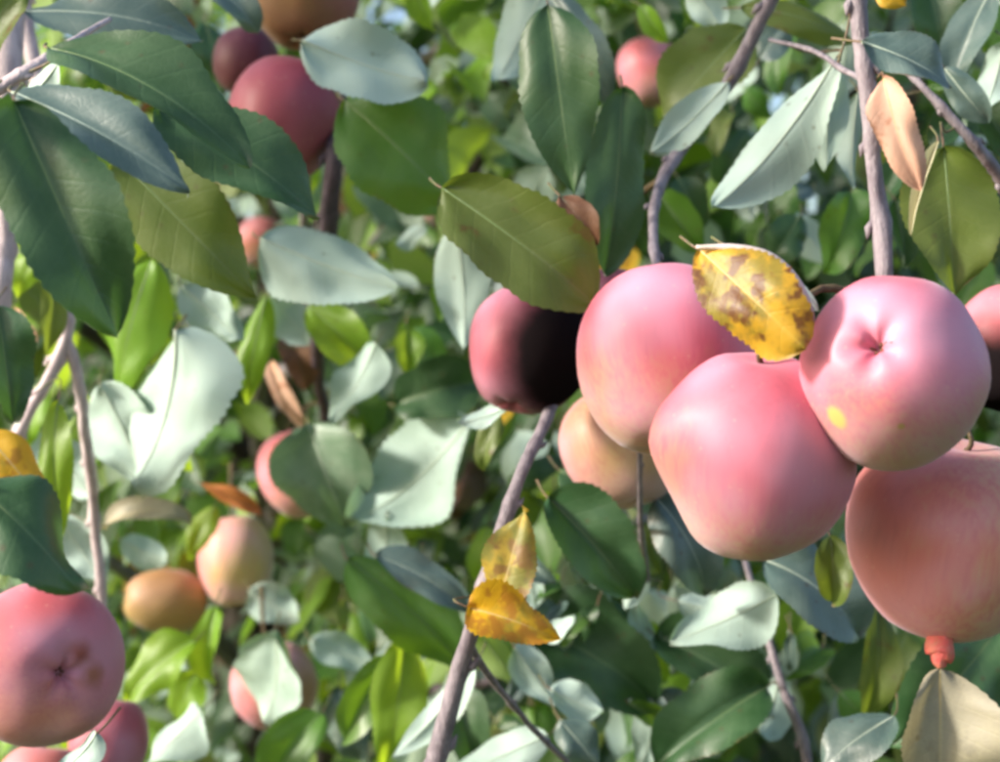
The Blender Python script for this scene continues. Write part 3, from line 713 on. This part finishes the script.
leaves(root, pts, [
    (498, 612, 526, 508, 54, 0.715, 'mottle', dict(n=(-.2, .2), fold=18, wave=0.16, teeth=.04, twist=40, label='mottled ochre leaf curling up along the twig')),
    (470, 608, 556, 640, 60, 0.71, 'yellow', dict(n=(-.3, .4), fold=25, curl=50, wave=.15, teeth=.04, twist=35, label='bright yellow leaf crossing the twig')),
    (548, 498, 634, 596, 88, 0.82, 'dark', dict(n=(.2, .3))),
    (656, 498, 704, 592, 66, 0.86, 'grey', dict(n=(.4, .2))),
    (530, 628, 650, 700, 100, 1.0, 'dark', dict(n=(.3, .3))),
    (545, 640, 575, 615, 22, 0.9, 'pale', dict(under=True, n=(-.8, .3))),
    (515, 648, 556, 705, 44, 0.94, 'pale', dict(under=True, n=(-.3, .6), fold=35)),
    (552, 690, 604, 712, 46, 0.92, 'pale', dict(under=True, n=(-.2, .5), fold=30)),
    (476, 662, 392, 758, 38, 0.90, 'pale', dict(under=True, n=(-.2, .8), fold=30)),
    (548, 735, 448, 775, 50, 0.93, 'pale', dict(under=True, n=(0, .9))),
    (560, 720, 600, 770, 40, 0.9, 'grey', dict(n=(-.2, .7))),
    (348, 560, 464, 668, 84, 1.0, 'green', dict(n=(.1, .5), curl=40)),
    (376, 556, 470, 612, 44, 0.97, 'grey', dict(n=(.1, .8))),
    (404, 636, 384, 766, 60, 1.02, 'lime', dict(n=(.3, .2))),
    (384, 655, 344, 742, 46, 1.04, 'green', dict(n=(.2, .2))),
    (455, 690, 470, 770, 50, 1.0, 'dark', dict(n=(.2, .2))),
    (512, 404, 456, 422, 26, 0.88, 'pale', dict(under=True, n=(-.2, .8), fold=30)),
    (497, 414, 484, 470, 30, 0.92, 'olive', dict(n=(-.3, .2))),
    (560, 470, 620, 520, 50, 0.95, 'dark', dict(n=(.3, .2))),
])
root, pts = branch_thing('apple_branch', 'pale forked twig with white-lit and yellow leaves at the left edge',
    [[(-120, -420, 1.05, 26), (0, -80, 0.98, 19), (46, 130, 0.94, 15), (58, 235, 0.92, 13), (65, 285, 0.92, 14), (66, 335, 0.92, 14), (48, 378, 0.92, 13), (26, 415, 0.92, 12), (0, 470, 0.92, 11)],
     [(66, 335, 0.92, 12), (80, 390, 0.93, 11), (88, 450, 0.95, 11), (96, 520, 0.98, 11), (103, 600, 1.0, 10), (104, 700, 1.02, 9)],
     [(60, -300, 0.95, 34), (14, 0, 0.88, 27), (4, 180, 0.86, 24), (4, 250, 0.86, 24), (-6, 330, 0.86, 24), (-60, 700, 0.9, 27), (-90, 1200, 1.0, 32)]], BARKP)
leaves(root, pts, [
    (-14, 434, 44, 502, 46, 0.78, 'yellow', dict(n=(-.3, .4), label='orange-yellow leaf at the left edge')),
    (58, 402, 62, 534, 42, 0.88, 'lime', dict(n=(-.3, .2))),
    (-4, 305, 12, 424, 60, 0.80, 'dark', dict(n=(.2, .3))),
    (52, 232, 18, 298, 34, 0.96, 'lime', dict(n=(-.5, .3))),
    (56, 272, 46, 358, 32, 0.89, 'olive', dict(n=(.3, .1))),
    (152, 260, 118, 404, 64, 1.0, 'lime', dict(n=(-.3, .2), fold=8)),
    (176, 330, 132, 486, 124, 0.96, 'pale', dict(under=True, n=(-1.0, .4), fold=12)),
    (100, 385, 140, 484, 84, 0.99, 'pale', dict(under=True, n=(-.8, .5))),
    (182, 286, 240, 340, 50, 1.0, 'pale', dict(under=True, n=(-.7, .5))),
    (266, 296, 248, 404, 32, 1.05, 'lime', dict(n=(-.3, .2))),
    (178, 340, 212, 392, 44, 1.08, 'lime', dict(n=(-.3, .2))),
    (85, 260, 112, 330, 46, 1.0, 'pale', dict(under=True, n=(-.9, .3))),
    (14, 310, 34, 350, 26, 1.0, 'peach', dict(n=(-.4, .2))),
    (60, 520, 100, 580, 54, 1.0, 'pale', dict(under=True, n=(-.5, .5))),
    (46, 440, 92, 500, 40, 1.05, 'pale', dict(under=True, n=(-.8, .3))),
    (106, 528, 190, 524, 26, 1.1, 'tan', dict(n=(0, .8), curl=120, hook=60, fold=10, label='tan dried leaf curled into a ring')),
    (120, 540, 168, 560, 30, 1.15, 'pale', dict(under=True, n=(-.3, .4))),
])
root, pts = branch_thing('apple_branch', 'thin dark plum twig with pale leaves in the middle left',
    [[(420, -600, 1.10, 32), (360, -220, 1.12, 25), (338, 40, 1.10, 20), (337, 110, 1.02, 19), (334, 160, 0.98, 19), (326, 240, 1.02, 18), (322, 310, 1.10, 15), (320, 390, 1.25, 12), (345, 480, 1.45, 9)]], BARKD)
leaves(root, pts, [
    (302, 40, 424, 80, 82, 0.88, 'pale', dict(under=True, n=(-.1, .5), fold=8, curl=10, wide=.5)),
    (344, 100, 454, 206, 104, 0.92, 'green', dict(n=(.1, .2), fold=8, wide=.5)),
    (348, 92, 420, 128, 40, 0.95, 'lime', dict(n=(-.2, .4))),
    (260, 238, 398, 290, 84, 0.97, 'pale', dict(under=True, n=(-.3, .6), fold=10, curl=14)),
    (455, 224, 464, 348, 58, 0.97, 'pale', dict(under=True, n=(-.4, .5), twist=30)),
    (308, 306, 374, 372, 56, 1.08, 'lime', dict(n=(-.1, .4))),
    (376, 342, 328, 420, 50, 1.05, 'pale', dict(under=True, n=(-.6, .4))),
    (308, 424, 348, 528, 92, 1.13, 'pale', dict(n=(-.3, .3), fold=20, curl=15, label='blue-green leaf with a pale rib over a pink apple')),
    (472, 418, 344, 524, 112, 1.10, 'pale', dict(under=True, n=(-.8, .5), wave=.1)),
    (398, 404, 478, 382, 64, 1.12, 'dark', dict(n=(.2, .3))),
    (262, 514, 197, 482, 22, 1.25, 'orange', dict(n=(0, .4), fold=40, label='rust-orange rolled leaf')),
    (272, 362, 306, 430, 22, 1.15, 'peach', dict(n=(-.5, .3), fold=35)),
    (288, 335, 306, 390, 34, 1.2, 'brown', dict(n=(.1, .2))),
    (275, 630, 266, 726, 78, 1.15, 'pale', dict(under=True, n=(-.8, .4))),
    (312, 640, 374, 662, 36, 1.2, 'pale', dict(under=True, n=(-.5, .5))),
    (322, 712, 272, 790, 56, 1.1, 'green', dict(n=(-.1, .4))),
    (196, 640, 128, 700, 56, 1.1, 'lime', dict(n=(-.5, .5), curl=40)),
    (216, 606, 214, 684, 34, 1.12, 'lime', dict(n=(-.4, .3))),
    (196, 672, 178, 722, 40, 1.14, 'lime', dict(n=(-.2, .2))),
    (204, 708, 146, 764, 50, 1.05, 'pale', dict(under=True, n=(-.6, .5))),
    (96, 734, 56, 772, 36, 0.70, 'pale', dict(under=True, n=(-.6, .5))),
    (340, 690, 360, 760, 46, 1.15, 'grey', dict(n=(-.3, .5))),
    (250, 590, 300, 620, 40, 1.3, 'pale', dict(under=True, n=(-.3, .4))),
    (345, 600, 375, 660, 36, 1.3, 'olive', dict(n=(-.3, .4))),
    (425, 225, 396, 245, 20, 1.2, 'pale', dict(under=True, n=(-.8, .4))),
    (408, 330, 440, 400, 44, 1.2, 'green', dict(n=(.2, .3))),
    (215, 505, 190, 560, 30, 1.3, 'lime', dict(n=(-.2, .3))),
])
root, pts = branch_thing('apple_branch', 'thin grey twig with drooping grey-green leaves under the heart-shaped apple',
    [[(745, 560, 0.95, 6), (768, 640, 0.93, 8), (784, 690, 0.92, 9), (802, 740, 0.92, 11), (820, 830, 0.92, 13), (880, 1100, 0.95, 19), (960, 1500, 1.0, 28)],
     [(640, 430, 0.80, 5), (640, 520, 0.84, 6), (648, 580, 0.95, 6)]], BARK)
leaves(root, pts, [
    (778, 594, 670, 642, 72, 0.86, 'pale', dict(under=True, n=(.1, .6), wave=.12, fold=24)),
    (765, 560, 856, 634, 82, 0.82, 'grey', dict(n=(.3, .5))),
    (830, 536, 832, 604, 36, 0.74, 'olive', dict(n=(.2, .1))),
    (876, 606, 864, 720, 42, 0.88, 'olive', dict(n=(.4, .1))),
    (1010, 612, 890, 745, 128, 0.82, 'dark', dict(n=(.4, .1))),
    (1020, 700, 930, 790, 90, 0.86, 'dark', dict(n=(.4, .1))),
    (894, 716, 818, 775, 56, 0.77, 'grey', dict(n=(-.1, .7))),
    (768, 686, 656, 766, 90, 0.92, 'dark', dict(n=(.2, .5))),
    (656, 636, 776, 716, 80, 1.0, 'dark', dict(n=(.3, .3))),
    (745, 640, 705, 690, 50, 1.05, 'green', dict(n=(.3, .3))),
    (660, 700, 640, 770, 40, 1.0, 'pale', dict(under=True, n=(0, .6))),
    (640, 560, 625, 610, 26, 0.95, 'pale', dict(under=True, n=(-.3, .3))),
    (660, 690, 700, 725, 30, 1.0, 'grey', dict(n=(-.4, .4))),
])

# smaller leaves of the same branches, deeper in
rf = random.Random(77)
FL = [('lime', 4), ('pale', 2.4), ('green', 3), ('olive', 1), ('dark', 1.5), ('brown', .3)]
FR = [('dark', 3), ('green', 3.5), ('grey', 2), ('pale', 2), ('olive', 1), ('lime', .8)]
n_ = 0
while n_ < 130:
    x = rf.uniform(-20, 1020); y = rf.uniform(-20, 780); d = rf.uniform(1.05, 1.34)
    if hides_fruit(P(x, y, d)): continue
    n_ += 1
    kind = pick(rf, FL if x < 500 else FR); a = rf.uniform(-1.0, 1.0) + math.pi / 2; l = rf.uniform(42, 80)
    A = P(x, y, d); root, pts = min(BRANCHES, key=lambda b: min((q - A).length for q in b[1]))
    near_leaf(root, x - math.cos(a) * l / 2, y - math.sin(a) * l / 2, x + math.cos(a) * l / 2, y + math.sin(a) * l / 2, l * rf.uniform(.5, .68), d, kind,
              n=(rf.uniform(-.9, .4), rf.uniform(0, .8)), d2=d + rf.uniform(-.02, .02), under=(kind == 'pale' or rf.random() < .15), axis_pts=pts, nu=14, nv=3)

for _ in range(46):                       # the crumpled grey-green clump low in the middle
    x = rf.uniform(470, 800); y = rf.uniform(570, 775); d = rf.uniform(0.97, 1.06)
    kind = pick(rf, [('pale', 3), ('grey', 3), ('green', 1.5), ('dark', 2)]); a = rf.uniform(-1.4, 1.4) + math.pi / 2; l = rf.uniform(30, 62)
    A = P(x, y, d); root, pts = min(BRANCHES, key=lambda b: min((q - A).length for q in b[1]))
    near_leaf(root, x - math.cos(a) * l / 2, y - math.sin(a) * l / 2, x + math.cos(a) * l / 2, y + math.sin(a) * l / 2, l * rf.uniform(.45, .65), d, kind,
              n=(rf.uniform(-.6, .5), rf.uniform(0, .9)), d2=d + rf.uniform(-.025, .025), under=(kind == 'pale'), axis_pts=pts, nu=14, nv=3,
              fold=rf.uniform(15, 50), curl=rf.uniform(20, 120), twist=rf.uniform(-60, 60), wave=rf.uniform(.1, .22))

# the withered leaf that hangs below the salmon apple from a red nub
wl = empty('withered_leaf', P(940, 655, 0.66), 'withered tan leaf hanging from a coral red nub under the salmon apple', 'leaf')
near_leaf(wl, 940, 668, 938, 800, 112, 0.655, 'tan', n=(0.25, 0.1), fold=30, curl=10, twist=0, name='blade', stalk=False, left=1.15, right=0.8, wide=0.5)
v = []; f = []
tube(v, f, catmull([(P(941, 636, 0.664), 0.0052), (P(941, 646, 0.659), 0.0050), (P(942, 656, 0.657), 0.0048), (P(940, 661, 0.656), 0.0032), (P(942, 668, 0.655), 0.0016)], 4), 10, lump=0.7)
link('nub', mesh_from('nub', v, f), (REDNUB,), wl, Matrix.Identity(4))

# every apple hangs by its own stalk from the nearest wood
STALK = simple_mat('apple_stalk', (0.13, 0.10, 0.05), (0.08, 0.05, 0.03), 120, 0.7, 0.4, 0.0008)
for o in APPLES:
    body = [c for c in o.children if c.name.startswith('body')][0]
    zt = body.data.vertices[0].co.z; h = max(v.co.z for v in body.data.vertices)
    M = o.matrix_basis
    p0 = M @ Vector((0, 0, zt - 0.001)); p1 = M @ Vector((0.001, 0.001, h + 0.006))
    q = min((p for _, pts in BRANCHES for p in pts), key=lambda p: (p - p1).length)
    L = (q - p1).length
    path = [(p0, 0.0012), (p1, 0.0011)]
    if L < 0.10:
        path += [((p1 + q) / 2 + Vector((0, 0.012, 0.2 * L)), 0.0015), (q, 0.0024)]
    else:
        ax = (p1 - p0).normalized(); path += [(p1 + ax * 0.014 + Vector((0, .004, .006)), 0.0016), (p1 + ax * 0.024 + Vector((0, .014, .016)), 0.0022)]
    v = []; f = []
    tube(v, f, [(M.inverted() @ p, r) for p, r in catmull(path, 5)], 7, lump=0.3)
    link('stalk', mesh_from('stalk', v, f), (STALK,), o, M)
